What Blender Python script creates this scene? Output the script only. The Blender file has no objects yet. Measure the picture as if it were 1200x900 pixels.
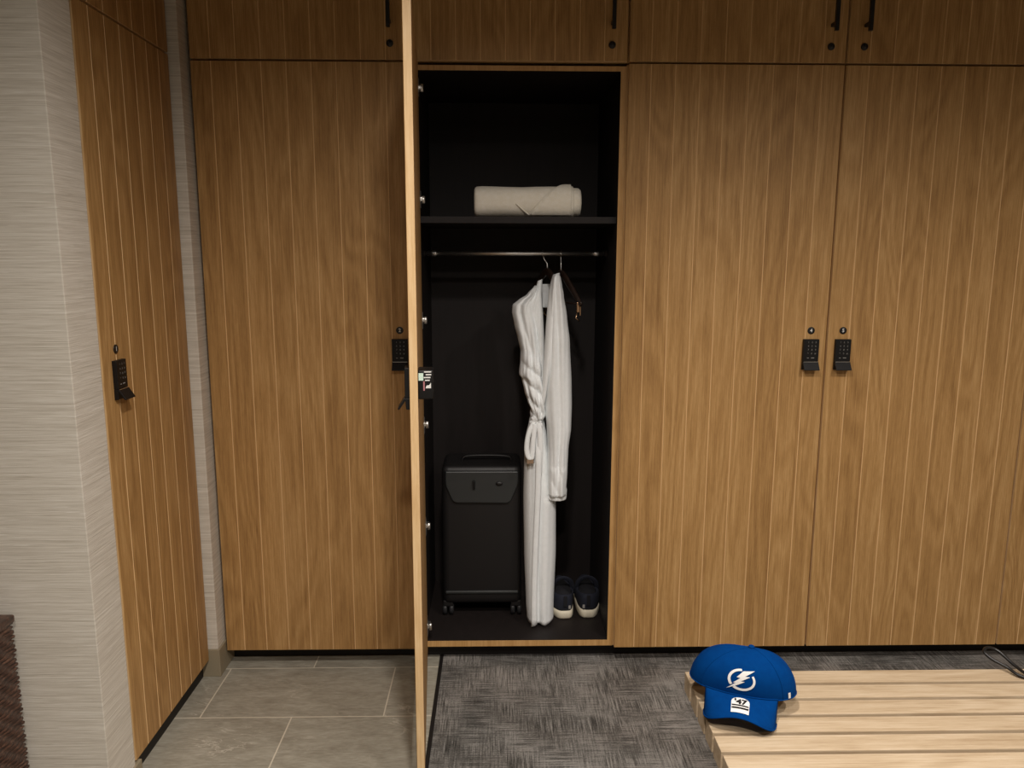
import bpy, bmesh, math, random
from mathutils import Vector, Matrix
PI = math.pi
random.seed(7)
sc = bpy.context.scene
C = sc.collection

# ------------------------------------------------------------------ helpers
class B:
    """collects shapes; obj() links them as ONE mesh object"""
    def __init__(s): s.bm = bmesh.new()
    def face(s, vs, mi=0, smooth=False):
        try:
            f = s.bm.faces.new(vs); f.material_index = mi; f.smooth = smooth; return f
        except ValueError: return None
    def box(s, x0, x1, y0, y1, z0, z1, bev=0, mi=0, seg=2):
        t = bmesh.new(); bmesh.ops.create_cube(t, size=1)
        for v in t.verts:
            v.co = Vector(((x0+x1)/2+v.co.x*(x1-x0), (y0+y1)/2+v.co.y*(y1-y0), (z0+z1)/2+v.co.z*(z1-z0)))
        if bev: bmesh.ops.bevel(t, geom=t.edges[:], offset=bev, segments=seg, profile=.6, affect='EDGES')
        s.merge(t, mi, smooth=bool(bev and seg > 2)); return s
    def merge(s, t, mi=0, smooth=False, M=None):
        t.verts.index_update(); vm = []
        for v in t.verts: vm.append(s.bm.verts.new(M @ v.co if M else v.co))
        for f in t.faces: s.face([vm[v.index] for v in f.verts], mi, smooth or f.smooth)
        t.free()
    def loft(s, rings, mi=0, closed=True, cap=True, smooth=True):
        R = [[s.bm.verts.new(p) for p in r] for r in rings]
        n = len(R[0])
        for a, b in zip(R, R[1:]):
            for i in range(n if closed else n-1):
                j = (i+1) % n
                s.face([a[i], a[j], b[j], b[i]], mi, smooth)
        if cap and closed:
            s.face(R[0][::-1], mi, smooth); s.face(R[-1], mi, smooth)
        return s
    def tube(s, pts, r, seg=8, mi=0, flat=None, sub=0, cap=True):
        """flat=(wx, wy) scales the two directions across the path"""
        P = [Vector(p) for p in pts]
        if sub: P = smooth_path(P, sub)
        n = len(P); rings = []; up = None
        for i, p in enumerate(P):
            d = (P[min(i+1, n-1)]-P[max(i-1, 0)]).normalized()
            if up is None:
                ref = Vector((0, 0, 1)) if abs(d.z) < .9 else Vector((0, 1, 0))
                up = (ref-d*ref.dot(d)).normalized()
            else: up = (up-d*up.dot(d)).normalized()
            sd = d.cross(up)
            k = r if not isinstance(r, (list, tuple)) else lerp_list(r, i/(n-1))
            fx, fy = flat or (1, 1)
            rings.append([p+(sd*math.cos(a)*fx+up*math.sin(a)*fy)*k for a in (2*PI*q/seg for q in range(seg))])
        return s.loft(rings, mi, True, cap)
    def lathe(s, prof, o=(0, 0, 0), axis='Z', seg=24, mi=0):
        rings = []
        for r, h in prof:
            ring = []
            for q in range(seg):
                a = 2*PI*q/seg; c, d = r*math.cos(a), r*math.sin(a)
                v = {'Z': (c, d, h), 'Y': (c, -h, d), 'X': (h, c, d)}[axis]
                ring.append(Vector(o)+Vector(v))
            rings.append(ring)
        return s.loft(rings, mi)
    def prism(s, poly, f0, f1, mi=0, smooth=False):
        """poly of 2D points; f0/f1 map a 2D point to the two end faces"""
        a = [s.bm.verts.new(f0(*p)) for p in poly]; b = [s.bm.verts.new(f1(*p)) for p in poly]
        n = len(poly)
        for i in range(n): s.face([a[i], a[(i+1) % n], b[(i+1) % n], b[i]], mi, smooth)
        s.face(a[::-1], mi); s.face(b, mi); return s
    def sheet(s, grid, mi=0, smooth=True):
        R = [[s.bm.verts.new(p) for p in r] for r in grid]
        for a, b in zip(R, R[1:]):
            for i in range(len(a)-1): s.face([a[i], a[i+1], b[i+1], b[i]], mi, smooth)
        return s
    def obj(s, name, mats, parent=None, loc=(0, 0, 0), rot=(0, 0, 0), solid=0, solid_off=-1, bevel=0, recalc=True):
        if recalc: bmesh.ops.recalc_face_normals(s.bm, faces=s.bm.faces[:])
        me = bpy.data.meshes.new(name); s.bm.to_mesh(me); s.bm.free()
        for m in (mats if isinstance(mats, (list, tuple)) else [mats]): me.materials.append(m)
        o = bpy.data.objects.new(name, me); C.objects.link(o)
        o.location = loc; o.rotation_euler = rot
        if parent: o.parent = parent
        if bevel:
            m = o.modifiers.new('bevel', 'BEVEL'); m.width = bevel; m.segments = 2; m.limit_method = 'ANGLE'
        if solid:
            m = o.modifiers.new('solid', 'SOLIDIFY'); m.thickness = solid; m.offset = solid_off
        return o

def lerp_list(L, t):
    x = t*(len(L)-1); i = min(int(x), len(L)-2); return L[i]+(L[i+1]-L[i])*(x-i)
def smooth_path(P, k):
    P = [Vector(p) for p in P]; out = []
    for i in range(len(P)-1):
        p0, p1, p2, p3 = P[max(i-1, 0)], P[i], P[i+1], P[min(i+2, len(P)-1)]
        for q in range(k):
            t = q/k
            out.append(.5*((2*p1)+(p2-p0)*t+(2*p0-5*p1+4*p2-p3)*t*t+(3*p1-p0-3*p2+p3)*t**3))
    out.append(P[-1]); return out
def empty(name, label, cat, loc=(0, 0, 0), rz=0, group=None):
    o = bpy.data.objects.new(name, None); C.objects.link(o); o.empty_display_size = .05
    o.location = loc; o.rotation_euler = (0, 0, rz)
    return tag(o, label, cat, group)
def tag(o, label, cat, group=None):
    o['label'] = label; o['category'] = cat
    if group: o['group'] = group
    return o
def struct(b, name, m, **k):
    o = b.obj(name, m, **k); o['kind'] = 'structure'; return o
def text_mesh(body, size, bold=0.0):
    cu = bpy.data.curves.new('t', 'FONT'); cu.body = body; cu.size = size
    cu.align_x = 'CENTER'; cu.align_y = 'CENTER'; cu.offset = bold; cu.resolution_u = 3
    o = bpy.data.objects.new('t', cu); C.objects.link(o)
    dg = bpy.context.evaluated_depsgraph_get(); dg.update()
    me = bpy.data.meshes.new_from_object(o.evaluated_get(dg))
    bpy.data.objects.remove(o); bpy.data.curves.remove(cu)
    t = bmesh.new(); t.from_mesh(me); bpy.data.meshes.remove(me); return t
def add_text(b, body, size, fn, mi=0, bold=0.0):
    """fn maps the flat text point (x, y) to a 3D point"""
    t = text_mesh(body, size, bold)
    for v in t.verts: v.co = Vector(fn(v.co.x, v.co.y))
    b.merge(t, mi)

# ------------------------------------------------------------------ materials
def srgb(r, g, b):
    f = lambda c: (c/255/12.92) if c/255 <= .04045 else ((c/255+.055)/1.055)**2.4
    return (f(r), f(g), f(b), 1)
class N:
    def __init__(s, name, rough=.5, metal=0, spec=.5):
        s.m = bpy.data.materials.new(name); s.m.use_nodes = True
        s.t = s.m.node_tree; s.bsdf = s.t.nodes['Principled BSDF']
        s.set('Roughness', rough); s.set('Metallic', metal); s.set('Specular IOR Level', spec)
    def set(s, k, v):
        if hasattr(v, 'is_linked'): s.t.links.new(v, s.bsdf.inputs[k])
        else: s.bsdf.inputs[k].default_value = v
    def put(s, inp, v):
        if hasattr(v, 'is_linked'): s.t.links.new(v, inp)
        else: inp.default_value = v
    def node(s, ty, **k):
        n = s.t.nodes.new(ty)
        for a, v in k.items(): setattr(n, a, v)
        return n
    def math(s, op, a, b=0.0, c=0.0):
        n = s.node('ShaderNodeMath', operation=op); s.put(n.inputs[0], a); s.put(n.inputs[1], b); s.put(n.inputs[2], c); return n.outputs[0]
    def coords(s, rnd=True):
        tc = s.node('ShaderNodeTexCoord'); v = tc.outputs['Object']
        if rnd:
            oi = s.node('ShaderNodeObjectInfo')
            m = s.node('ShaderNodeVectorMath', operation='SCALE'); m.inputs[0].default_value = (13.7, 7.1, 5.3)
            s.t.links.new(oi.outputs['Random'], m.inputs['Scale'])
            a = s.node('ShaderNodeVectorMath', operation='ADD'); s.put(a.inputs[0], v); s.put(a.inputs[1], m.outputs[0]); v = a.outputs[0]
        return v
    def scale(s, v, sc_):
        m = s.node('ShaderNodeVectorMath', operation='MULTIPLY'); s.put(m.inputs[0], v); m.inputs[1].default_value = sc_; return m.outputs[0]
    def noise(s, v, scale, detail=3, rough=.55, dist=0):
        n = s.node('ShaderNodeTexNoise'); s.put(n.inputs['Vector'], v); n.inputs['Scale'].default_value = scale
        n.inputs['Detail'].default_value = detail; n.inputs['Roughness'].default_value = rough; n.inputs['Distortion'].default_value = dist
        return n.outputs['Fac']
    def ramp(s, f, stops):
        n = s.node('ShaderNodeValToRGB'); s.put(n.inputs[0], f); e = n.color_ramp.elements
        while len(e) < len(stops): e.new(.5)
        for q, (p, c) in zip(e, stops): q.position = p; q.color = c if len(c) == 4 else (*c, 1)
        return n.outputs[0]
    def mix(s, f, a, b, mode='MIX'):
        n = s.node('ShaderNodeMix', data_type='RGBA', blend_type=mode)
        s.put(n.inputs[0], f); s.put(n.inputs[6], a); s.put(n.inputs[7], b); return n.outputs[2]
    def bump(s, h, strength=.3, dist=.002):
        n = s.node('ShaderNodeBump'); n.inputs['Strength'].default_value = strength; n.inputs['Distance'].default_value = dist
        s.put(n.inputs['Height'], h); s.set('Normal', n.outputs[0])

def plain(name, c, rough=.5, metal=0, spec=.5):
    n = N(name, rough, metal, spec); n.set('Base Color', c); return n.m
def wood(name, dark, mid, light, axis='Z', rough=.5, plank=0.0, plank0=0.0, flow=1.0):
    n = N(name, rough, 0, .35); v0 = n.coords(False); v = n.coords()
    k = 1.0
    st = {'Z': (1, 1, .022), 'X': (.022, 1, 1), 'Y': (1, .022, 1)}[axis]
    st2 = {'Z': (1, 1, .16), 'X': (.16, 1, 1), 'Y': (1, .16, 1)}[axis]
    g = n.scale(v, st)
    fine = n.noise(n.scale(v, {'Z': (1, 1, .022), 'X': (.022, 1, 1), 'Y': (1, .022, 1)}[axis]), 260, 6, .75)
    med = n.noise(g, 62, 6, .68, .25)
    fleck = n.noise(n.scale(v, {'Z': (1, 1, .09), 'X': (.09, 1, 1), 'Y': (1, .09, 1)}[axis]), 330, 3, .6)
    # cathedral figure: rings of a slowly varying stretched field
    fld = n.noise(n.scale(v, st2), 5.5*flow, 2, .45, .3)
    rings = n.math('SINE', n.math('MULTIPLY', fld, 85.0)); rings = n.math('MULTIPLY_ADD', rings, .5, .5)
    pores = n.noise(n.scale(v, {'Z': (1, 1, .02), 'X': (.02, 1, 1), 'Y': (1, .02, 1)}[axis]), 420, 2, .5)
    f = n.math('MULTIPLY', fine, .46); f = n.math('MULTIPLY_ADD', med, .34, f); f = n.math('MULTIPLY_ADD', fleck, .18, f); f = n.math('MULTIPLY_ADD', rings, .07, f)
    if plank:
        sx = n.node('ShaderNodeSeparateXYZ'); n.put(sx.inputs[0], v0)
        idx = n.math('FLOOR', n.math('DIVIDE', n.math('SUBTRACT', sx.outputs[0], plank0), plank))
        oi = n.node('ShaderNodeObjectInfo')
        wn = n.node('ShaderNodeTexWhiteNoise', noise_dimensions='2D')
        cx = n.node('ShaderNodeCombineXYZ'); n.put(cx.inputs[0], idx); n.put(cx.inputs[1], oi.outputs['Random']); n.put(wn.inputs['Vector'], cx.outputs[0])
        f = n.math('ADD', f, n.math('MULTIPLY_ADD', wn.outputs[0], .06, -.03))
    col = n.ramp(f, [(.34, dark), (.53, mid), (.70, light)])
    pm = n.ramp(pores, [(.28, (1, 1, 1)), (.40, (0, 0, 0))])
    col = n.mix(n.math('MULTIPLY', pm, .35), col, dark)
    n.set('Base Color', col)
    n.set('Roughness', n.math('MULTIPLY_ADD', fine, .25, rough-.12))
    n.bump(n.math('ADD', n.math('MULTIPLY', fine, .6), pores), .12, .001)
    return n.m

M = {}
M['wood'] = wood('locker_wood', srgb(140, 102, 58), srgb(180, 139, 86), srgb(208, 168, 114), 'Z', .48, .0807, .0745)
M['groove'] = plain('groove_wood', srgb(222, 186, 136), .6)
M['edge'] = wood('edge_wood', srgb(196, 158, 108), srgb(220, 186, 138), srgb(234, 205, 162), 'Z', .5)
M['rail'] = wood('rail_wood', srgb(168, 126, 74), srgb(194, 152, 96), srgb(214, 174, 120), 'Z', .5)
M['bench'] = wood('bench_wood', srgb(150, 127, 98), srgb(184, 164, 136), srgb(204, 187, 162), 'X', .5)
M['black'] = plain('black_metal', srgb(22, 21, 20), .38, .0)
M['lock'] = plain('lock_plastic', srgb(15, 14, 14), .5, 0, .35)
M['legend'] = plain('key_legend', srgb(150, 148, 144), .6)
M['white'] = plain('white_print', srgb(225, 224, 220), .6)
M['silver'] = plain('silver_metal', (.80, .78, .74, 1), .36, 1)
M['brass'] = plain('bronze_metal', (.62, .40, .24, 1), .3, 1)
M['kick'] = plain('plinth_black', srgb(18, 14, 12), .6)
M['rubber'] = plain('wheel_rubber', srgb(38, 38, 40), .5)
M['case'] = plain('case_shell', srgb(22, 20, 20), .5)
M['case_hard'] = plain('case_gloss', srgb(48, 50, 50), .4)
M['navy'] = plain('navy_mesh', srgb(26, 30, 44), .85)
M['lining'] = plain('shoe_lining', srgb(18, 18, 24), .9)
M['sole'] = plain('cream_sole', srgb(226, 218, 196), .6)
M['dark_wood'] = wood('hanger_wood', srgb(26, 18, 15), srgb(40, 28, 22), srgb(58, 40, 30), 'X', .35)
M['sticker_green'] = plain('pale_green_sticker', srgb(205, 228, 214), .5)
M['sticker_red'] = plain('rose_sticker', srgb(178, 118, 122), .5)
M['tan'] = plain('tan_tag', srgb(150, 124, 100), .8)
M['plaster'] = plain('plaster', srgb(150, 142, 130), .9)
M['ceil'] = plain('ceiling_paint', srgb(150, 146, 138), .9)
M['base'] = plain('baseboard_paint', srgb(150, 139, 116), .55)

def cab_dark():
    n = N('cabinet_dark', .6, 0, .35); v = n.coords(False)
    f = n.noise(n.scale(v, (1, 1, .1)), 60, 3)
    n.set('Base Color', n.ramp(f, [(.3, srgb(27, 22, 20)), (.7, srgb(32, 26, 25))])); return n.m
M['cab'] = cab_dark()
def wallpaper():
    n = N('grasscloth', .8, 0, .25); v = n.coords(False)
    a = n.noise(n.scale(v, (2.2, 2.2, 120)), 1.6, 4, .7)
    b = n.noise(n.scale(v, (7, 7, 330)), 1.5, 2, .6)
    slub = n.noise(n.scale(v, (9, 9, 150)), 1.2, 2, .5)
    f = n.math('MULTIPLY_ADD', b, .45, n.math('MULTIPLY', a, .55))
    col = n.ramp(f, [(.34, srgb(192, 184, 170)), (.5, srgb(214, 207, 194)), (.66, srgb(231, 226, 215))])
    sl = n.ramp(slub, [(.66, (0, 0, 0)), (.74, (1, 1, 1))])
    col = n.mix(n.math('MULTIPLY', sl, .5), col, srgb(240, 236, 227))
    n.set('Base Color', col); n.bump(f, .5, .003); return n.m
M['paper'] = wallpaper()
def tiles():
    n = N('stone_tile', .45, 0, .4); v = n.coords(False)
    s_ = n.node('ShaderNodeSeparateXYZ'); n.put(s_.inputs[0], v)
    row = n.math('DIVIDE', n.math('ADD', s_.outputs[1], .310), .304)
    ri = n.math('FLOOR', row)
    off = n.math('FRACT', n.math('MULTIPLY', ri, .5))
    u = n.math('ADD', n.math('DIVIDE', n.math('ADD', s_.outputs[0], .978), .602), off)
    fu, fv = n.math('FRACT', u), n.math('FRACT', row)
    du = n.math('MULTIPLY', n.math('MINIMUM', fu, n.math('SUBTRACT', 1, fu)), .602)
    dv = n.math('MULTIPLY', n.math('MINIMUM', fv, n.math('SUBTRACT', 1, fv)), .304)
    g = n.math('LESS_THAN', n.math('MINIMUM', du, dv), .0022)
    cx = n.node('ShaderNodeCombineXYZ'); n.put(cx.inputs[0], n.math('FLOOR', u)); n.put(cx.inputs[1], ri)
    wn = n.node('ShaderNodeTexWhiteNoise', noise_dimensions='2D'); n.put(wn.inputs['Vector'], cx.outputs[0])
    sh = n.node('ShaderNodeVectorMath', operation='SCALE'); n.put(sh.inputs[0], wn.outputs['Color']); sh.inputs['Scale'].default_value = 9
    ad = n.node('ShaderNodeVectorMath', operation='ADD'); n.put(ad.inputs[0], v); n.put(ad.inputs[1], sh.outputs[0]); w = ad.outputs[0]
    a = n.noise(n.scale(w, (1, 3.2, 1)), 9, 7, .68, .9)
    b = n.noise(n.scale(w, (1, 4.5, 1)), 34, 5, .6)
    f = n.math('MULTIPLY_ADD', b, .4, n.math('MULTIPLY', a, .6))
    col = n.ramp(f, [(.33, srgb(131, 125, 112)), (.5, srgb(153, 149, 135)), (.68, srgb(175, 171, 158))])
    vn = n.noise(n.scale(w, (1, 2.6, 1)), 3.4, 5, .6, 1.4)
    vein = n.ramp(n.math('ABSOLUTE', n.math('SUBTRACT', vn, .5)), [(.0, (1, 1, 1)), (.016, (0, 0, 0))])
    pat = n.ramp(n.noise(w, 5, 2), [(.52, (0, 0, 0)), (.62, (1, 1, 1))])
    col = n.mix(n.math('MULTIPLY', n.math('MULTIPLY', vein, pat), .7), col, srgb(206, 200, 186))
    col = n.mix(g, col, srgb(206, 198, 180))
    n.set('Base Color', col); n.bump(f, .15, .002); return n.m
M['tile'] = tiles()
def carpet():
    n = N('woven_carpet', .95, 0, .1); v = n.coords(False)
    hx = n.noise(n.scale(v, (5, 130, 1)), 1.6, 3, .65)
    vx = n.noise(n.scale(v, (130, 6, 1)), 1.6, 3, .65)
    th = n.noise(n.scale(v, (120, 420, 1)), 1.1, 2, .6)
    big = n.noise(v, 4.5, 4, .6)
    sel = n.ramp(n.noise(v, 7, 3), [(.38, (0, 0, 0)), (.62, (1, 1, 1))])
    st = n.mix(sel, hx, vx)
    f = n.math('MULTIPLY', st, .62); f = n.math('MULTIPLY_ADD', th, .25, f); f = n.math('MULTIPLY_ADD', big, .34, f)
    col = n.ramp(f, [(.47, srgb(60, 58, 55)), (.58, srgb(106, 103, 99)), (.70, srgb(166, 162, 157))])
    tint = n.ramp(n.noise(v, 3, 2), [(.35, srgb(126, 132, 132)), (.65, srgb(140, 132, 124))])
    col = n.mix(.35, col, tint, 'OVERLAY')
    n.set('Base Color', col)
    n.bump(n.math('ADD', th, st), .6, .004); return n.m
M['carpet'] = carpet()
def cloth(name, c0, c1, wv=900, bump=.25):
    n = N(name, .9, 0, .15); v = n.coords(False)
    f = n.noise(v, 60, 4, .6); w = n.noise(v, wv, 2, .5)
    n.set('Base Color', n.ramp(n.math('MULTIPLY_ADD', w, .4, n.math('MULTIPLY', f, .6)), [(.35, c0), (.65, c1)]))
    n.set('Sheen Weight', .08)
    n.bump(n.math('MULTIPLY_ADD', f, .7, w), bump, .002); return n.m
M['robe'] = cloth('robe_cotton', srgb(242, 246, 246), srgb(250, 253, 254), 900, .12)
M['towel'] = cloth('towel_terry', srgb(240, 234, 216), srgb(250, 246, 234), 500, .6)
M['blue'] = cloth('cap_blue', srgb(0, 50, 108), srgb(0, 57, 118), 1400, .2)
M['blue'].node_tree.nodes['Principled BSDF'].inputs['Sheen Weight'].default_value = 0
M['blue'].node_tree.nodes['Principled BSDF'].inputs['Specular IOR Level'].default_value = .05
def wicker():
    n = N('dark_wicker', .38, 0, .6); v = n.coords(False)
    f = n.noise(n.scale(v, (3, 3, 40)), 9, 4, .6); g = n.noise(v, 130, 2)
    n.set('Base Color', n.ramp(n.math('MULTIPLY_ADD', g, .35, n.math('MULTIPLY', f, .65)), [(.35, srgb(36, 22, 17)), (.52, srgb(66, 42, 31)), (.72, srgb(118, 86, 68))]))
    n.bump(g, .3, .002); return n.m
M['wicker'] = wicker()

# ------------------------------------------------------------------ the setting
RX0, RX1, RY0, RY1, RZ = -2.6, 2.594, -4.4, .62, 2.62
ZT, ZB = 2.1246, .0694          # seam between lower and upper doors, bottom of the lower doors
LX = -1.034                     # plane of the doors on the left wall
struct(B().box(RX0, -.217, RY0, RY1, -.05, 0), 'floor', M['tile'])
struct(B().box(-.217, -.204, RY0, .10, -.05, .003), 'trim_1', M['kick'])
struct(B().box(-.204, RX1, RY0, RY1, -.05, 0), 'floor_carpet', M['carpet'])
struct(B().box(RX0, RX1, RY0, RY1+.05, RZ, RZ+.05), 'ceiling', M['ceil'])
struct(B().box(RX0, RX1, RY1, RY1+.05, 0, RZ), 'wall_back', M['plaster'])
struct(B().box(RX0-.05, RX0, RY0, RY1+.05, 0, RZ), 'wall_far_left', M['plaster'])
struct(B().box(RX1, RX1+.05, RY0, RY1+.05, 0, RZ), 'wall_right', M['plaster'])
struct(B().box(RX0-.05, RX1+.05, RY0-.05, RY0, 0, RZ), 'wall_front', M['plaster'])
# papered pier on the left: a face towards the room and a return running to the locker
struct(B().box(RX0, LX, -.765, -.627, 0, RZ, bev=.002), 'wall_left', M['paper'])
# papered column in the corner
struct(B().box(-1.62, -1.004, -.052, RY1, 0, RZ, bev=.003), 'wall_column', M['paper'])
struct(B().box(-1.10, -.997, -.060, .09, 0, .103, bev=.002), 'baseboard_column', M['base'])
struct(B().box(RX0, LX+.006, -.771, -.600, 0, .062, bev=.002), 'baseboard_left', M['base'])
# black recessed plinths
struct(B().box(-.997, RX1, .082, .110, 0, .066), 'trim_2', M['kick'])
struct(B().box(LX-.09, LX-.026, -.60, -.060, 0, .066), 'trim_3', M['kick'])

# ------------------------------------------------------------------ lockers
DT = .021
def door_bm(w, z0, z1, band=True):
    """door panel, front at y=0, back at y=DT, origin at its left bottom corner; nine boards with V grooves"""
    b = B(); gw, gd = .0018, .0018
    pitch = .0807; n = max(1, int(round((w-.149)/pitch))); first = (w-n*pitch)/2
    xs = [(0, DT, 2), (0, .0012, 0), (.0012, 0, 0)]
    for k in range(n+1):
        x = first+k*pitch
        xs += [(x-gw, 0, 1), (x-gw*.35, gd, 1), (x+gw*.35, gd, 1), (x+gw, 0, 0)]
    xs += [(w-.0012, 0, 0), (w, .0012, 2), (w, DT, 0)]
    bot = [b.bm.verts.new((x, y, z0)) for x, y, _ in xs]; top = [b.bm.verts.new((x, y, z1)) for x, y, _ in xs]
    for i in range(len(xs)-1): b.face([bot[i], bot[i+1], top[i+1], top[i]], xs[i][2] if i else 2)
    b.face([bot[-1], bot[0], top[0], top[-1]], 0)
    b.face(bot[::-1], 2); b.face(top, 2)
    return b
DOORM = [M['wood'], M['groove'], M['edge']]

def make_lock(parent, x, z, y=0.0, rot=(0, 0, 0), digit=None, loc=None):
    """keypad lock, its flap lever and key legends; local front is -Y"""
    w = .027
    b = B().prism([(-.0125, .052), (-.011, .0535), (0, .0535), (0, -.024), (-.0125, -.024)],
                  lambda p, q: (-w, p, q), lambda p, q: (w, p, q))
    L = b.obj('keypad_lock', M['lock'], parent, loc or (x, y, z), rot, bevel=.0012)
    b = B().prism([(-.0125, -.0245), (-.0145, -.0248), (-.0315, -.0515), (-.0300, -.0535), (-.0265, -.0530), (-.0115, -.0310), (-.0100, -.0530), (0, -.0535), (0, -.0245)],
                  lambda p, q: (-w, p, q), lambda p, q: (w, p, q))
    lv = b.obj('lever', M['lock'], L, bevel=.001)
    b = B()
    b.box(-w+.002, w-.002, -.0150, -.0142, -.0256, -.0243)  # highlight along the lever's top edge, set in as a thin silver strip
    b.obj('lever_highlight', M['silver'], lv)
    b = B()
    for r, rowt in enumerate(('123', '456', '789', '*0#')):
        for c, ch in enumerate(rowt):
            add_text(b, ch, .0082, lambda p, q, c=c, r=r: ((c-1)*.0125+p+.002, -.0131, .043-r*.0130+q))
    b.box(-.013, -.007, -.0131, -.0125, -.0125, -.0105); b.box(.001, .012, -.0131, -.0125, -.0125, -.0100)
    b.obj('key_legend', M['legend'], L)
    if digit:
        d = B().lathe([(.0125, 0), (.0125, .0018), (.0115, .0022), (0.0001, .0022)], axis='Y', seg=28)
        dd = d.obj('number_disc', M['black'], parent, (x, y, z+.083))
        t = B(); add_text(t, digit, .0165, lambda p, q: (p, -.0026, q), bold=.0004)
        t.obj('numeral', M['white'], dd)
    return L

def make_upper(parent, x, w, side):
    """upper cabinet parts; parent's origin is on the floor at the door plane"""
    B().box(x, x+w, DT+.003, .58, ZT+.004, RZ-.004).obj('carcass', M['rail'], parent)
    door_bm(w-.007, ZT+.0035, RZ-.006).obj('door', DOORM, parent, (x+.0035, 0, 0))
    hx = {'R': x+w-.054, 'L': x+.056}[side]
    b = B()
    b.box(hx-.006, hx+.006, -.041, -.029, 2.218, 2.52, bev=.001)
    for zz in (2.243, 2.495): b.box(hx-.005, hx+.005, -.031, 0, zz-.005, zz+.005)
    b.obj('pull_handle', M['black'], parent)
    lk = B().lathe([(.0115, 0), (.0115, .003), (.010, .0045), (.0001, .0045)], (hx, 0, 2.178), 'Y', 24).obj('cam_lock', M['black'], parent)
    B().lathe([(.0042, .004), (.0042, .0056), (.0001, .0056)], (hx, 0, 2.178), 'Y', 16).obj('keyway', M['rubber'], lk)

def closed_locker(label, x, w, side, digit, loc=(0, 0, 0), rz=0, lockx=None):
    t = empty('locker', label, 'locker', loc, rz, 'numbered wooden changing lockers')
    B().box(x, x+w, DT+.003, .58, .066, ZT-.002).obj('carcass', M['rail'], t)
    door_bm(w-.007, ZB, ZT-.004).obj('door', DOORM, t, (x+.0035, 0, 0))
    if digit:
        lx = lockx if lockx is not None else (x+w-.042 if side == 'R' else x+.053)
        make_lock(t, lx, 1.164, digit=digit)
    return t
def upper(label, x, w, side, loc=(0, 0, 0), rz=0):
    t = empty('overhead_cabinet', label, 'cabinet', loc, rz, 'overhead cabinets above the lockers')
    make_upper(t, x, w, side); return t

S2, S3, S4, S5, S6 = (-.995, .703), (-.292, .722), (.430, .7185), (1.1485, .7205), (1.869, .722)
LL = (LX, -.622, 0); LW = .560
closed_locker('tall grooved wooden locker number 1 on the left wall, side-on to the others', 0, LW, 'L', '1', LL, PI/2, .078)
closed_locker('closed wooden locker number 2 between the papered column and the open door', S2[0], S2[1], 'R', '2')
closed_locker('closed wooden locker number 4 directly right of the open locker', S4[0], S4[1], 'R', '4', lockx=1.091)
closed_locker('closed wooden locker number 5 behind the right end of the bench', S5[0], S5[1], 'L', '5', lockx=1.203)
closed_locker('wooden locker cut off by the right edge of the photo, only a sliver seen', S6[0], S6[1], 'R', None)
upper('overhead wooden cabinet on the left wall above locker number 1', 0, LW, 'L', LL, PI/2)
upper('overhead wooden cabinet with black pull above locker number 2', S2[0], S2[1], 'R')
upper('overhead wooden cabinet with black pull above the open locker', S3[0], S3[1], 'R')
upper('overhead wooden cabinet with pull at its right, above locker number 4', S4[0], S4[1], 'R')
upper('overhead wooden cabinet with pull at its left, above locker number 5', S5[0], S5[1], 'L')

struct(B().box(1.8695, 2.5905, 0, .58, ZT+.0035, RZ-.004), 'trim_4', M['wood'])
# the open locker
T3 = empty('locker', 'open wooden locker with black inside, its door swung out towards the viewer', 'locker', (0, 0, 0), 0, 'numbered wooden changing lockers')
cx0, cx1, cz0, cz1, cyf, cyb = -.2915, .4295, .064, 2.118, .024, .575
st = .019
b = B()      # mi 0 dark panels, mi 1 wood edge banding on the front
def panel(x0, x1, y0, y1, z0, z1):
    b.box(x0, x1, y0+.0015, y1, z0, z1, mi=0); b.box(x0, x1, y0, y0+.0015, z0, z1, mi=1)
panel(cx0, cx0+st, cyf, cyb, cz0, cz1); panel(cx1-st, cx1, cyf, cyb, cz0, cz1)
panel(cx0+st, cx1-st, cyf, cyb, cz1-.016, cz1); panel(cx0+st, cx1-st, cyf, cyb, cz0, cz0+.0225)
b.box(cx0+st, cx1-st, cyb-.012, cyb, cz0+.0225, cz1-.016, mi=0)
b.obj('carcass', [M['cab'], M['rail']], T3, recalc=True)
B().box(cx0+st, cx1-st, .05, cyb-.012, 1.611, 1.633, bev=.001).obj('shelf', M['cab'], T3)
B().lathe([(.0001, cx0+st), (.0088, cx0+st), (.0088, cx1-st), (.0001, cx1-st)], (0, .26, 1.510), 'X', 20).obj('clothes_rail', M['silver'], T3)
for xs in (cx0+st, cx1-st):
    sg = 1 if xs < 0 else -1
    b = B().lathe([(.0001, 0), (.016, 0), (.016, sg*.004), (.0105, sg*.006), (.0105, sg*.012), (.0001, sg*.012)], (xs, .26, 1.510), 'X', 20)
    b.obj('rail_socket', M['cab'], T3)
    b = B().lathe([(.0098, sg*.030), (.0106, sg*.032), (.0106, sg*.046), (.0098, sg*.048)], (xs, .26, 1.510), 'X', 20)
    b.obj('rail_collar', M['silver'], T3)
# swung-out door: hinge corner of its inner face at (-.256, -.004)
ang = math.radians(4.5)
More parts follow.
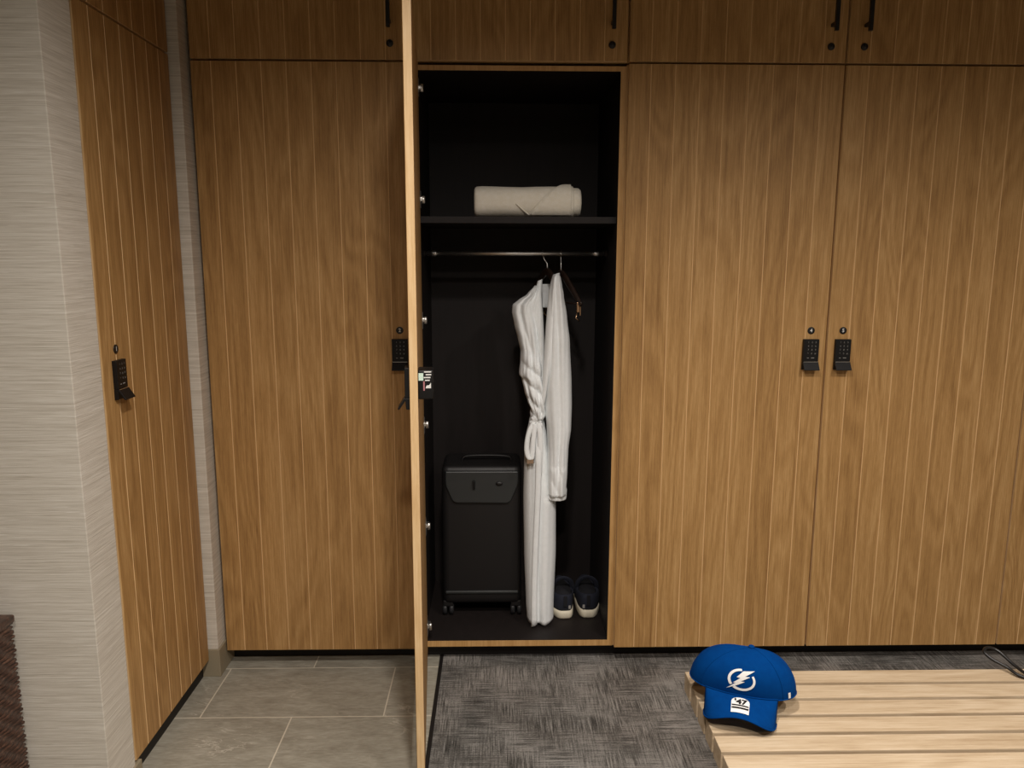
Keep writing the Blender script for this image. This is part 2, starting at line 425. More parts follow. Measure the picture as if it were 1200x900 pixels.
# local door: x runs from hinge to free edge, front (outer, grooved) face at y=0, inner face at y=DT
# outer face must look towards -X
wd = .7165
rz = -PI/2+ang
ex, ey = math.cos(rz), math.sin(rz)           # along the door
nx, ny = -math.sin(rz), math.cos(rz)          # local +y
ox, oy = -.256-nx*DT, -.004-ny*DT
D3 = door_bm(wd, ZB, ZT-.0035).obj('door', DOORM, T3, (ox, oy, 0), (0, 0, rz))
def on_door(u, v): return (ox+ex*u+nx*v, oy+ey*u+ny*v)
lx_, ly_ = on_door(wd-.040, 0)
make_lock(T3, 0, 0, rot=(0, 0, rz), loc=(lx_, ly_, 1.164))
px_, py_ = on_door(wd-.050, DT)
b = B().box(-.034, .034, 0, .039, -.035, .040, bev=.004, seg=3)
BB = b.obj('battery_box', M['lock'], T3, (px_, py_, 1.171), (0, 0, rz))
# the box's side facing the room carries the printed marks: local +x face, across local y
fx = .0343
def mark(y0, y1, z0, z1, mt, bb): bb.box(fx-.0003, fx+.0003, y0, y1, z0, z1, mi=mt)
bb = B()
mark(.002, .014, .014, .033, 0, bb)
bb.obj('sticker', M['sticker_green'], BB)
bb = B()
for i, (y0, y1) in enumerate(((.016, .034), (.020, .034), (.015, .032), (.018, .030))): mark(y0, y1, .0345-i*.0072, .0375-i*.0072, 0, bb)
bb.prism([(.019, -.006), (.033, -.006), (.033, .008), (.028, .002), (.022, .001)], lambda p, q: (fx-.0003, p, q), lambda p, q: (fx+.0003, p, q))
bb.obj('print_marks', M['white'], BB)
bb = B(); mark(.0135, .0172, -.012, .012, 0, bb); bb.obj('warning_strip', M['sticker_red'], BB)
for zz in (2.045, 1.688, 1.283, .915, .541, .154):
    b = B()
    b.box(-.2565, -.2545, -.030, .012, zz-.030, zz+.026)                      # plate against the door's inner face
    b.box(-.2725, -.262, .028, .075, zz-.012, zz+.012, bev=.002)              # mount on the cabinet side
    b.box(-.262, -.247, .006, .040, zz-.008, zz+.006, bev=.003)
    b.tube([(-.246, .010, zz-.014), (-.246, .010, zz+.010)], .0055, 10)       # knuckle
    b.obj('hinge', M['silver'], T3)

# ------------------------------------------------------------------ rolled towel on the shelf
TW = empty('rolled_towel', 'cream towel rolled up on the shelf inside the open locker', 'towel', (.108, .135, 1.633))
def roll_ring(x, k, seg=40, ry=.062, rz_=.0535, wob=0):
    out = []
    for q in range(seg):
        a = 2*PI*q/seg; e = 2.35
        ca, sa = math.cos(a), math.sin(a)
        r = (abs(ca)**e+abs(sa)**e)**(-1/e)
        n_ = 1+.018*math.sin(3*a+x*22)+.012*math.sin(5*a-x*40)
        zc = .0535*(1)+rz_*k*r*sa*n_
        out.append((x, ry*k*r*ca*n_, max(zc, .0006)))
    return out
xs = [(-.187, .55), (-.1865, .80), (-.184, .92), (-.178, .985), (-.16, 1.0), (-.12, .995), (-.07, 1.005), (-.02, .99), (.03, 1.0), (.08, 1.01), (.12, 1.015), (.148, 1.02), (.158, 1.01), (.1595, .95), (.1595, .90)]
b = B().loft([roll_ring(x, k) for x, k in xs])
b.obj('roll', M['towel'], TW)
b = B().loft([roll_ring(x, k) for x, k in [(.150, .90), (.165, .915), (.178, .90), (.185, .80), (.187, .62)]])
b.obj('inner_roll', M['towel'], TW)
# the outer flap: its edge falls in a V across the front
def roll_pt(x, a, off):
    e = 2.35; ca, sa = math.cos(a), math.sin(a); r = (abs(ca)**e+abs(sa)**e)**(-1/e)
    return (x, (.062*r+off)*ca, max(.0535+(.0535*r*1.01+off)*sa, .001))
grid = []
for i in range(26):
    t = i/25; a = math.radians(228-138*t)        # from the front bottom up to the top  (front is a=180)
    xl = .005+.135*t**1.15
    grid.append([roll_pt(xl+(.150-xl)*j/14, a, .006*(1 if j else .4)+.001) for j in range(15)])
b = B().sheet(grid); b.obj('flap', M['towel'], TW, solid=.003, solid_off=0)
hem = [roll_pt(-.042+.04*t, math.radians(188+36*t), .002) for t in [i/8 for i in range(9)]]
hem += [roll_pt(.005+.135*t**1.15, math.radians(228-138*t), .004) for t in [i/20 for i in range(21)]]
B().tube(hem, .0026, 8).obj('hem', M['towel'], TW)

# ------------------------------------------------------------------ hangers and robe
def hook(b, x, y, z_top, z_neck, x_neck):
    pts = [(x-.001, y-.012, z_top-.006)]
    for a in range(0, 190, 20):
        t = math.radians(a); pts.append((x, y-.0105*math.cos(t), z_top+.0105*math.sin(t)))
    pts += [(x+(x_neck-x)*.4, y+.008, z_top-.022), (x_neck, y, z_top-.038), (x_neck, y, z_neck)]
    b.tube(pts, .0017, 8, sub=2)
def hanger(label, x, xn, zn, d0, d1, drop, clips):
    t = empty('coat_hanger', label, 'hanger', (x, .26, 1.510), 0, 'dark hangers on the rail')
    o = Vector((x, .26, 1.510))
    b = B(); hook(b, 0, 0, .0, zn-1.510, xn-x); b.obj('hook', M['silver'], t)
    base = Vector((xn-x, 0, zn-1.510))
    P = [base+Vector((d0[0], d0[1], -drop)), base+Vector((d0[0]*.5, d0[1]*.5, -drop*.42)), base+Vector((0, 0, .004)),
         base+Vector((d1[0]*.5, d1[1]*.5, -drop*.42)), base+Vector((d1[0], d1[1], -drop))]
    B().tube(P, [.008, .012, .013, .012, .008], 12, flat=(.62, 1.15), sub=6).obj('shoulder_bar', M['dark_wood'], t)
    if clips:
        a, c = P[0]+Vector((0, 0, .004)), P[-1]+Vector((0, 0, .004))
        B().tube([a, c], .0035, 8).obj('lower_bar', M['dark_wood'], t)
        for f in (.07, .93):
            q = a.lerp(c, f)
            k = B()
            k.box(q.x-.006, q.x+.004, q.y-.012, q.y+.012, q.z-.030, q.z+.006, bev=.002)
            k.box(q.x+.005, q.x+.009, q.y-.010, q.y+.010, q.z-.042, q.z+.002, bev=.001)
            k.tube([q+Vector((-.004, -.012, -.030)), q+Vector((-.010, -.016, -.050)), q+Vector((.004, -.014, -.062))], .0022, 6)
            k.obj('clip', M['brass'], t)
hanger('dark hanger on the rail inside the shoulders of the white robe', .171, .188, 1.440, (-.045, .10), (.045, -.07), .06, False)
hanger('empty dark hanger with bronze clips right of the robe', .240, .240, 1.432, (-.052, .16), (.066, -.105), .108, True)

RB = empty('bathrobe', 'off-white cotton bathrobe with tied belt hanging from the rail in the open locker', 'bathrobe', (.17, .22, .09))
RO = Vector((.17, .22, .09))
def levels(L, n):
    """L: list of tuples (z, ...); resample smoothly to n rows"""
    L = sorted(L, key=lambda q: -q[0]); out = []
    z0, z1 = L[0][0], L[-1][0]
    for i in range(n):
        z = z0+(z1-z0)*i/(n-1)
        for a, c in zip(L, L[1:]):
            if a[0] >= z >= c[0]-1e-9:
                t = 0 if a[0] == c[0] else (a[0]-z)/(a[0]-c[0]); t = t*t*(3-2*t)*.5+t*.5
                out.append((z,)+tuple(p+(q-p)*t for p, q in zip(a[1:], c[1:]))); break
    return out
def cloth_loft(L, n, folds, seg=72, e=2.0, top=None, bottom=None):
    """L rows (z, xl, xr, ycentre, halfdepth); folds(u, z) -> (dy, dx) where u in -1..1 across"""
    rings = []
    for z, xl, xr, yc, hd in levels(L, n):
        xc, hw = (xl+xr)/2, (xr-xl)/2; ring = []
        for q in range(seg):
            a = 2*PI*q/seg; ca, sa = math.cos(a), math.sin(a)
            r = (abs(ca)**e+abs(sa)**e)**(-1/e)
            u = ca*r; s_ = max(0, -sa)
            d = folds(u, z)*(s_**.5 if s_ > 0 else 0)
            dz = bottom(u) if (bottom and z <= L[-1][0]+1e-6) else 0
            ring.append(Vector((xc+hw*u, yc+hd*sa*r+d, z+dz))-RO)
        rings.append(ring)
    return B().loft(rings)
def ridge(t, sharp=1.6):           # pleat-like periodic profile, 0..1
    return 1.15*abs(math.sin(t/2))**.6
# the upper left front, hanging from the far shoulder in slanting drapes
def f_left(u, z):
    d = -.016*ridge(7.5*u+(z-1.1)*17) - .009*ridge(13*u-(z-1.1)*10+1)
    if z < 1.16: d += -.018*ridge((z-1.16)*95+u*3.4+1.0)*min(1, (1.16-z)/.06)
    return d
LF = [(1.392, .140, .161, .24, .020), (1.360, .112, .160, .235, .030), (1.338, .078, .160, .232, .036), (1.322, .058, .160, .23, .040), (1.295, .056, .161, .23, .043),
      (1.247, .065, .168, .225, .046), (1.198, .078, .170, .22, .046), (1.150, .088, .172, .215, .044), (1.117, .087, .174, .21, .046),
      (1.066, .082, .176, .205, .046), (1.051, .092, .178, .20, .042), (1.002, .102, .180, .195, .038), (.969, .113, .180, .19, .034), (.935, .127, .178, .185, .028), (.905, .132, .174, .185, .024)]
cloth_loft(LF, 80, f_left).obj('left_front', M['robe'], RB)
# the inside of the back seen through the collar
BK = [(1.395, .160, .214, .325, .008), (1.36, .150, .225, .335, .010), (1.318, .145, .230, .338, .010), (1.305, .150, .230, .338, .009)]
cloth_loft(BK, 30, lambda u, z: -.004*ridge(7*u+1)).obj('back_panel', M['robe'], RB)
# the skirt below the belt
def f_sk(u, z):
    k = min(1, (.92-z)/.15)
    return -k*(.011*ridge(5.4*u+.5*math.sin(z*4)+.6) + .003*ridge(11*u+.9*math.sin(z*6+1)))
SK = [(.915, .128, .176, .19, .024), (.894, .122, .178, .195, .030), (.82, .108, .190, .20, .044), (.718, .103, .202, .20, .052), (.60, .101, .214, .20, .058),
      (.581, .101, .226, .20, .06), (.37, .105, .228, .20, .064), (.156, .113, .222, .20, .064), (.101, .117, .222, .20, .062)]
b = cloth_loft(SK, 110, f_sk, seg=96, e=2.2, bottom=lambda u: -.004-.004*math.sin(6*u))
b.obj('skirt', M['robe'], RB)
# right front edge running down the skirt as a doubled band
grid = []
for i in range(40):
    t = i/39; z = .90-.795*t; xm = .152+.003*math.sin(t*6)-.010*t
    row = []
    for j in range(6):
        u = j/5; row.append(Vector((xm-.010+.021*u, .114-.004*math.sin(u*PI)+.0012*math.sin(t*60)*(1-u)+.040*max(0, 1-t*6), z-(.010*(1-u) if i == 39 else 0)))-RO)
    grid.append(row)
B().sheet(grid).obj('front_edge', M['robe'], RB, solid=.004, solid_off=0)
# the near sleeve with its shoulder
def f_sl(u, z):
    return -.013*ridge(5.6*u+.9*math.sin(z*5)+.5) - .005*ridge(10.5*u+1.3*math.sin(z*8)) - (.005*ridge(70*z+5*u) if z < .72 else 0)
SL = [(1.436, .214, .226, .19, .010), (1.424, .203, .233, .185, .020), (1.395, .198, .238, .18, .030), (1.362, .192, .244, .178, .036), (1.284, .183, .257, .175, .044), (1.19, .178, .268, .17, .048),
      (1.03, .173, .277, .17, .046), (.95, .178, .279, .168, .043), (.867, .186, .277, .165, .040), (.79, .190, .268, .162, .036), (.701, .190, .265, .16, .034), (.612, .191, .261, .16, .032)]
cloth_loft(SL, 90, f_sl).obj('sleeve', M['robe'], RB)
CU = [(.634, .1900, .2635, .158, .0355), (.628, .1885, .2645, .158, .037), (.600, .1885, .2632, .158, .037), (.594, .190, .262, .158, .0355)]
cloth_loft(CU, 14, lambda u, z: -.003*ridge(11*u)).obj('cuff', M['robe'], RB)
# lapels
def strip(P, w, name, depth=.007, fold=0):
    P = smooth_path([Vector(p)-RO for p in P], 8); n = len(P); grid = []
    for i, p in enumerate(P):
        t = i/(n-1); k = w(t); row = []
        for j in range(9):
            u = j/8*2-1
            row.append(p+Vector((u*k, -depth*(1-u*u)+.004*u*fold, .004*u)))
        grid.append(row)
    return B().sheet(grid).obj(name, M['robe'], RB, solid=.005, solid_off=0)
strip([(.160, .235, 1.412), (.153, .205, 1.361), (.157, .188, 1.283), (.163, .175, 1.188), (.167, .165, 1.091), (.164, .158, 1.02), (.156, .155, .94)], lambda t: .006+.006*math.sin(PI*min(1, t*1.4+.08)), 'lapel', depth=.012, fold=1)
strip([(.218, .20, 1.436), (.207, .165, 1.385), (.198, .140, 1.290), (.189, .128, 1.180), (.180, .125, 1.08), (.170, .135, .99), (.158, .150, .925)], lambda t: .008+.008*math.sin(PI*min(1, t*1.2+.1)), 'lapel', depth=.013, fold=-1)
# belt: gathered band, knot, loop and tail
b = B().tube([(.128, .185, .925), (.132, .158, .912), (.150, .148, .905), (.168, .152, .910), (.180, .170, .925), (.182, .195, .940)], .010, 10, flat=(.5, 1.25), sub=6)
for v in b.bm.verts: v.co -= RO
b.obj('belt', M['robe'], RB)
b = B()
for (kx, ky, kz, r) in ((.142, .140, .906, .016), (.152, .138, .893, .013), (.133, .141, .892, .012), (.147, .134, .902, .011), (.160, .140, .884, .010)):
    t = bmesh.new(); bmesh.ops.create_icosphere(t, subdivisions=3, radius=r)
    for v in t.verts:
        n_ = 1+.10*math.sin(v.co.x*420+v.co.z*300)+.08*math.sin(v.co.z*500)
        v.co = v.co*n_; v.co.y *= .8
    b.merge(t, 0, True, Matrix.Translation(Vector((kx, ky, kz))-RO))
b.obj('belt_knot', M['robe'], RB)
def ribbon(P, w, name, mat='robe'):
    P = smooth_path([Vector(p)-RO for p in P], 8); n = len(P); grid = []
    for i, p in enumerate(P):
        t = i/(n-1); row = []
        for j in range(5):
            u = j/4*2-1; row.append(p+Vector((u*w, -.003*(1-u*u), .10*u*w)))
        grid.append(row)
    return B().sheet(grid).obj(name, M[mat], RB, solid=.004, solid_off=0)
ribbon([(.138, .134, .898), (.122, .126, .870), (.112, .120, .830), (.110, .118, .790), (.118, .116, .762), (.128, .117, .760), (.131, .119, .785), (.134, .121, .83), (.140, .128, .890)], .0085, 'belt_loop')
ribbon([(.150, .132, .895), (.158, .126, .86), (.160, .122, .80), (.158, .120, .74), (.156, .119, .70)], .0095, 'belt_tail')
o = B(); o.box(.111, .135, .1135, .1165, .742, .757)
for v in o.bm.verts: v.co -= RO
o.obj('belt_end', M['tan'], RB)

# ------------------------------------------------------------------ suitcase
FZ = .0865
SU = empty('suitcase', 'black upright wheeled suitcase standing at the left of the locker floor', 'suitcase', (-.06, .32, FZ))
b = B().box(-.155, .155, -.105, .115, .052, .618, bev=.030, seg=4); b.obj('body', M['case'], SU)
def flap_poly(k=0): return [(-.140-k, .600), (.143+k, .600), (.143+k, .555), (.139+k, .540-k), (.114, .482-k), (.100, .474-k), (-.100, .476-k), (-.114, .484-k), (-.138-k, .540-k), (-.140-k, .555)]
b = B().prism(flap_poly(), lambda p, q: (p, -.100, q), lambda p, q: (p*.985, -.1165-.006*max(0, (.56-q))*6, q))
fl = b.obj('pocket_flap', M['case_hard'], SU, bevel=.004)
b = B().box(-.034, -.024, -.128, -.116, .532, .566, bev=.003); b.obj('zip_pull', M['lock'], SU)
b = B().lathe([(.0001, 0), (.014, 0), (.013, .003), (.0001, .003)], (.068, -.1185, .552), 'Y', 24)
for v in b.bm.verts: v.co.z = .552+(v.co.z-.552)*.6
b.obj('badge', M['case'], SU)
b = B().box(-.143, .143, -.112, -.100, .100, .112, bev=.004, seg=3); b.obj('bumper_rail', M['case_hard'], SU)
b = B().tube([(-.078, -.02, .616), (-.070, -.02, .634), (-.03, -.02, .640), (.06, -.02, .640), (.108, -.02, .634), (.116, -.02, .616)], .009, 10, flat=(.55, 1.3), sub=4)
b.obj('top_handle', M['case'], SU)
b = B().box(-.157, -.150, -.03, .03, .13, .20, bev=.002); b.obj('side_foot', M['case_hard'], SU)
for wx in (-.135, .135):
    for wy in (-.075, .085):
        b = B().box(wx-.020, wx+.020, wy-.022, wy+.022, .040, .066, bev=.005)
        h = b.obj('wheel_housing', M['case'], SU)
        for dx in (-.013, .013):
            B().lathe([(.0001, -.009), (.020, -.009), (.025, -.006), (.0255, 0), (.025, .006), (.020, .009), (.0001, .009)], (wx+dx, wy, .0257), 'X', 22).obj('wheel', M['rubber'], h)

# ------------------------------------------------------------------ shoes
def make_shoe(label, x, y, rz_, mirror=1):
    t = empty('shoe', label, 'shoe', (x, y, FZ), rz_, 'pair of navy slip-on shoes')
    def outline(k, w=1.0, n=48):
        """foot plan, heel at y=0, toe at y=.275; k shrinks"""
        out = []
        for q in range(n):
            a = 2*PI*q/n-PI/2
            yy = .1375+.1375*math.sin(a)*k
            tt = yy/.275
            hw = (.0425+.0085*math.sin(PI*min(1, max(0, tt))**1.2))*w
            e = 3.4-.9*tt; ca = math.cos(a); sa = abs(math.sin(a))
            xx = hw*k*(max(0, 1-sa**e))**(1/e)*(1 if ca >= 0 else -1)
            out.append((xx+mirror*.006*math.sin(PI*tt), yy))
        return out
    rings = []
    for z, k in ((0, .93), (.002, .97), (.008, 1.0), (.026, 1.01), (.034, .985), (.035, .955)):
        rings.append([Vector((p[0], p[1], z+(.010*max(0, p[1]/.275-.75)*4 if z < .004 else 0))) for p in outline(k)])
    B().loft(rings).obj('sole', M['sole'], t)
    op = []
    base = outline(.955); n = len(base)
    for q in range(n):
        a = 2*PI*q/n-PI/2
        op.append(Vector((.036*math.cos(a)*(1-.16*max(0, math.sin(a))), .072+.062*math.sin(a), .101+.016*max(0, math.sin(a))-.009*math.cos(a)**2)))
    rings = []
    for i in range(10):
        s_ = i/9; ring = []
        for q in range(n):
            p = Vector((base[q][0], base[q][1], .034)); o = op[q]
            bul = math.sin(PI*s_)*.008
            h = s_**.85
            m = p.lerp(o, s_); m.z = p.z+(o.z-p.z)*math.sin(s_*PI/2)**(1.0)
            c = Vector((p.x-0, p.y-.1375, 0)); c = c.normalized() if c.length > 1e-6 else c
            m += c*bul*(1 if q else 1); ring.append(m)
        rings.append(ring)
    B().loft(rings, cap=False).obj('upper', M['navy'], t, solid=.004, solid_off=-1)
    rings = [[Vector((p.x*s_, .078+(p.y-.078)*s_, p.z-dz)) for p in op] for s_, dz in ((.93, .002), (.90, .03), (.88, .054))]
    B().loft(rings).obj('lining', M['lining'], t)
    # stretch strap arching over the opening, and a heel tab
    B().tube([(-.042, .105, .060), (-.040, .085, .100), (-.028, .070, .132), (0, .066, .146), (.028, .070, .132), (.040, .085, .100), (.042, .105, .060)], .0085, 10, flat=(1.2, .3), sub=6).obj('strap', M['navy'], t)
    B().box(-.007, .007, -.0035, .004, .055, .098, bev=.002).obj('heel_tab', M['lining'], t)
    B().box(-.0035*1-.018*mirror-.002, -.018*mirror+.0035, -.0045+.004, .004, .045, .058, bev=.001).obj('side_label', M['legend'], t)
    return t
make_shoe('navy slip-on shoe with cream sole, next to the robe hem', .268, .185, .07, -1)
make_shoe('navy slip-on shoe with cream sole, nearest the right side of the locker', .360, .192, -.02, 1)

# ------------------------------------------------------------------ bench
BZ = .45
BN = empty('bench', 'pale oak slatted bench in front of the closed lockers', 'bench', (1.2, -1.05, 0))
bo = Vector((1.2, -1.05, 0))
ys = [-.824-.0660*k for k in range(8)]
for k, y1 in enumerate(ys):
    b = B().box(.4795-1.2, 2.05-1.2, y1-.0545+1.05, y1+1.05, BZ-.050, BZ, bev=.0022)
    b.obj('slat', M['bench'], BN)
for xx in (.80, 1.80):
    b = B().box(xx-.03-1.2, xx+.03-1.2, ys[-1]-.045+1.05, ys[0]-.01+1.05, BZ-.088, BZ-.050, bev=.002); b.obj('cross_bar', M['bench'], BN)
    for yy in (ys[0]-.045, ys[-1]-.010):
        B().box(xx-.025-1.2, xx+.025-1.2, yy-.025+1.05, yy+.025+1.05, .0, BZ-.088, bev=.003).obj('leg', M['bench'], BN)

# ------------------------------------------------------------------ cap
CP = empty('baseball_cap', 'blue cap with white lightning bolt emblem lying on the bench end', 'cap', (.583, -.953, BZ))
CAP_ROT = (math.radians(0), math.radians(1.0), math.radians(-20))
CAP_OFF = Vector((0, 0, .046))
CA, CB, CH = .121, .066, .095
RM = Matrix.Rotation(CAP_ROT[2], 4, 'Z') @ Matrix.Rotation(CAP_ROT[1], 4, 'Y') @ Matrix.Rotation(CAP_ROT[0], 4, 'X')
def cw(p): return (RM @ Vector(p))+CAP_OFF
def rv(v): return max(0.0, math.cos(v*PI/2))**.86
def crown(th, v, off=0):
    """th 0 = front centre, grows towards +x"""
    s_, c_ = math.sin(th), math.cos(th)
    e = 2.12; k = (abs(s_)**e+abs(c_)**e)**(-1/e)
    r = rv(v)
    x = (CA+off)*r*k*s_; y = -(CB+off)*r*k*c_
    z = (CH+off)*math.sin(v*PI/2)
    # the front panels stand up straighter, the back slumps
    y += -.012*max(0, c_)*math.sin(v*PI*.9)
    z -= .012*max(0, -c_)*v
    # rim dips at the sides' back, crown creases softly
    w = .0035*math.sin(5*th+1)*(1-v)*math.sin(v*PI)
    return Vector((x*(1+w*2)+.015*v*v, y*(1+w*3), z))
def seam_th(k): return math.radians(k)
b = B(); rings = []
for i in range(29):
    v = i/28*.985
    rings.append([cw(crown(2*PI*q/72, v)) for q in range(72)])
b.loft(rings, cap=False); b.face([b.bm.verts.new(cw(crown(2*PI*q/72, .985))) for q in range(72)], 0, True)
b.obj('crown', M['blue'], CP, solid=.0022, solid_off=-1)
b = B()
for a in (48, -48, 110, -110, 180):
    b.tube([cw(crown(math.radians(a)*(1-.0*i/16), i/16*.97, .0002)) for i in range(17)], .0012, 6)
b.tube([cw(crown(2*PI*q/60, .012, .0004)) for q in range(61)], .0016, 6)
b.obj('seam', M['blue'], CP)
b = B(); t = bmesh.new(); bmesh.ops.create_uvsphere(t, u_segments=16, v_segments=8, radius=.0075)
for v in t.verts: v.co.z *= .55
b.merge(t, 0, True, Matrix.Translation(cw((.015, -.002, CH+.001)))); b.obj('button', M['blue'], CP)
# bill
def bill(u, t, off=0):
    """u -1..1 across, t 0 at the crown .. 1 at the front edge"""
    th = u*math.radians(41)
    p0 = crown(th, .0)
    hw = .080
    fx = u*hw
    fy = -CB-.066*(max(0, 1-abs(u)**4.0))**.5-.014
    p1 = Vector((fx, fy, 0))
    p = p0.lerp(p1, t)
    arch = -.026*(u*u)*(t**.8) + .012*(1-u*u)*math.sin(t*PI*.6)
    p.z = .004 - .017*t + arch + off
    return p
grid = [[cw(bill(-1+2*j/40, i/16)) for j in range(41)] for i in range(17)]
B().sheet(grid).obj('bill', M['blue'], CP, solid=.0035, solid_off=-1)
b = B()
b.tube([cw(bill(-1+2*j/60, .995, -.001)) for j in range(61)], .0022, 6)
b.tube([cw(bill(-1+2*j/60, .02, .0015)) for j in range(61)], .0016, 6)
b.obj('bill_piping', M['blue'], CP)
# emblem: ring and bolt, laid on the front of the crown
def crown_front(x, z):
    v = math.asin(min(.98, max(0, z/CH)))/(PI/2)
    lo, hi = -1.4, 1.4
    for _ in range(30):
        mid = (lo+hi)/2
        if crown(mid, v).x < x: lo = mid
        else: hi = mid
    return crown((lo+hi)/2, v, .0016)
def decal(polys, name, mat, mapper, div=.004):
    bb = B()
    for poly in polys:
        t = bmesh.new(); vs = [t.verts.new((p[0], p[1], 0)) for p in poly]; t.faces.new(vs)
        bmesh.ops.triangulate(t, faces=t.faces[:])
        for _ in range(3):
            es = [e for e in t.edges if e.calc_length() > div]
            if es: bmesh.ops.subdivide_edges(t, edges=es, cuts=1); bmesh.ops.triangulate(t, faces=t.faces[:])
        for v in t.verts: v.co = mapper(v.co.x, v.co.y)
        bb.merge(t, 0, True)
    return bb.obj(name, mat, CP)
K = .060/215                       # metres per drawing unit
EX, EZ = -.002, .043               # emblem centre on the crown
def em(x, y): return ((x-560)*K, -(y-318)*K*1.12)
def arc(a0, a1, n, ro, ri, cxx=562, cyy=317):
    o_, i_ = [], []
    for q in range(n+1):
        a = math.radians(a0+(a1-a0)*q/n)
        o_.append(em(cxx+ro[0]*math.cos(a), cyy-ro[1]*math.sin(a)))
        i_.append(em(cxx+4+ri[0]*math.cos(a), cyy-2-ri[1]*math.sin(a)))
    return [[o_[q], o_[q+1], i_[q+1], i_[q]] for q in range(n)]
ring = arc(34, -128, 34, (108, 77), (86, 60)) + arc(92, 216, 28, (108, 77), (90, 62))
bolt = [[em(*p) for p in L] for L in (
    [(660, 242), (588, 284), (628, 284), (556, 322), (588, 322), (522, 360), (448, 396), (516, 340), (498, 341), (552, 300), (522, 298), (572, 252)],)]
emap = lambda x, z: cw(crown_front(x+EX, z+EZ))
decal(ring, 'emblem_ring', M['white'], emap)
decal(bolt, 'emblem_bolt', M['white'], emap)
# arched label on the bill
def bmap(h): return lambda x, y: cw(bill(x/.078, .50-y/.062, h))
def arch(w, h, r0=None):
    P = [(-w, -h), (w, -h), (w, h*.35)]
    for q in range(9):
        a = PI*q/8; P.append((w*math.cos(a)*1.0, h*.35+h*.65*math.sin(a)))
    return P
decal([arch(.0185, .0215)], 'bill_label', M['white'], bmap(.0015))
b = B()
add_text(b, "'47", .0200, lambda x, y: bmap(.0024)(x*1.05, y+.0065), bold=.0009)
b.obj('label_numerals', M['black'], CP)
decal([[(-.0172, -.0055), (.0172, -.0055), (.0172, -.0020), (-.0172, -.0020)], [(-.0172, -.0128), (.0172, -.0128), (.0172, -.0085), (-.0172, -.0085)]], 'label_bands', M['black'], bmap(.0022))
# small white tab at the side seam
b = B()
p = [cw(crown(math.radians(56), v, .0015)) for v in (.03, .12)] + [cw(crown(math.radians(60), v, .0015)) for v in (.12, .03)]
b.face([b.bm.verts.new(q) for q in p]); b.obj('side_tab', M['white'], CP, solid=.0008)

# ------------------------------------------------------------------ wicker hamper
HP = empty('wicker_hamper', 'dark brown woven hamper against the papered wall at the left edge', 'hamper', (-1.42, -.965, 0))
def weave_ring(hw, hd, z, row, n=420, amp=.0026, r=.02):
    out = []
    per = 2*(2*hw+2*hd)
    for q in range(n):
        s_ = q/n*per
        # walk round the rectangle
        e = [(2*hw), (2*hd), (2*hw), (2*hd)]
        k = 0; u = s_
        while u > e[k]: u -= e[k]; k += 1
        x, y, nx_, ny_ = [(-hw+u, -hd, 0, -1), (hw, -hd+u, 1, 0), (hw-u, hd, 0, 1), (-hw, hd-u, -1, 0)][k]
        a = amp*math.sin(s_/.0215*PI+row*PI*.62)
        out.append((x+nx_*a, y+ny_*a, z))
    return out
b = B(); rings = []; rows = 46; HZ = .590
for k in range(rows):
    f0 = k/rows; z0 = .015+(HZ-.015)*f0; dz = (HZ-.015)/rows
    tp = 1-.00*f0
    for q, bulge in ((0, -.0028), (.25, .0010), (.5, .0022), (.75, .0010)):
        hw, hd = .197*tp+bulge, .168*tp+bulge
        rings.append(weave_ring(hw, hd, z0+dz*q, k))
b.loft(rings); b.obj('weave', M['wicker'], HP)
b = B().box(-.203, .203, -.174, .174, HZ-.006, HZ+.014, bev=.006, seg=3); b.obj('lid', M['wicker'], HP)
b = B().box(-.18, .18, -.15, .15, 0, .02); b.obj('base', M['wicker'], HP)

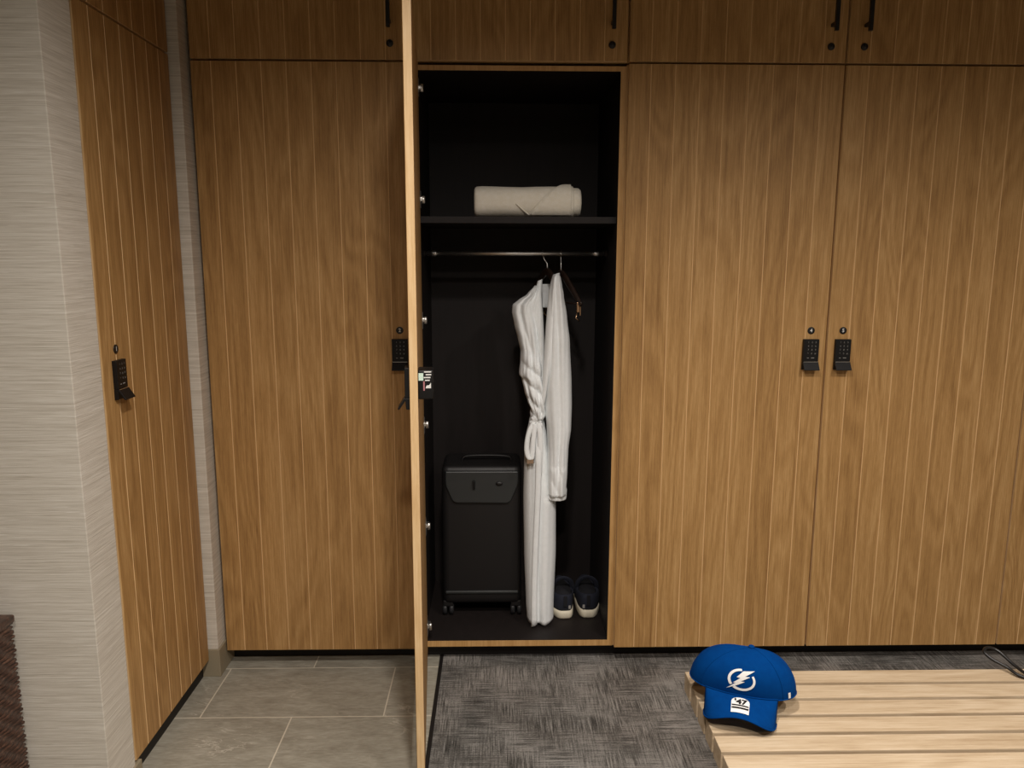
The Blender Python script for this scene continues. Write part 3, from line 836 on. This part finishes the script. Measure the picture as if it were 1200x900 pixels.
# ------------------------------------------------------------------ cable on the bench
b = B().tube([(1.75, -1.02, BZ+.004), (1.55, -.985, BZ+.004), (1.40, -.915, BZ+.004), (1.322, -.872, BZ+.006), (1.304, -.840, BZ+.013), (1.280, -.815, BZ+.022), (1.270, -.795, BZ+.032),
              (1.288, -.782, BZ+.036), (1.312, -.790, BZ+.030), (1.330, -.835, BZ+.012), (1.345, -.885, BZ+.0085), (1.42, -.935, BZ+.004), (1.56, -1.01, BZ+.004), (1.72, -1.06, BZ+.004)], 0.0042, 8, sub=6)
for v in b.bm.verts: v.co -= Vector((1.4, -.9, BZ))
tag(b.obj('cable', M['black'], loc=(1.4, -.9, BZ)), 'looped black cable lying over the far right end of the bench', 'cable')

# ------------------------------------------------------------------ lights
def spot(x, y, power, size=150, blend=1.0, r=.06, aim=None, col=(1, .92, .85)):
    L = bpy.data.lights.new('downlight', 'SPOT'); L.energy = power; L.spot_size = math.radians(size); L.spot_blend = blend
    L.shadow_soft_size = r; L.color = col
    o = bpy.data.objects.new('downlight', L); C.objects.link(o); o.location = (x, y, RZ-.02)
    if aim: o.rotation_euler = (Vector(aim)-o.location).to_track_quat('-Z', 'Y').to_euler()
    return o
spot(.02, -1.70, 152, 158)
spot(1.50, -1.70, 122, 156)
spot(.02, -2.80, 152, 168)
spot(1.40, -2.80, 128, 166)
W = bpy.data.worlds.new('world'); sc.world = W; W.use_nodes = True
W.node_tree.nodes['Background'].inputs[0].default_value = (1, .9, .8, 1)
W.node_tree.nodes['Background'].inputs[1].default_value = .1

# ------------------------------------------------------------------ camera
r2 = Vector((0.99980396, -0.01966967, 0.00226798)); u2 = Vector((0.00097276, 0.16320245, 0.98659212)); fw = Vector((0.01977608, 0.98639651, -0.16318959))
cam = bpy.data.cameras.new('camera'); cam.sensor_width = 36; cam.lens = 888.4224*36/1200; cam.clip_start = .05
co = bpy.data.objects.new('camera', cam); C.objects.link(co)
Mx = Matrix(((r2.x, u2.x, -fw.x, 0), (r2.y, u2.y, -fw.y, -2.6078726), (r2.z, u2.z, -fw.z, 1.49123066), (0, 0, 0, 1)))
co.matrix_world = Mx
sc.camera = co
vs = sc.view_settings
vs.view_transform = 'Standard'; vs.look = 'None'; vs.gamma = 1; vs.exposure = 0; vs.use_curve_mapping = False
sc.cycles.use_denoising = True
sc.cycles.max_bounces = 8
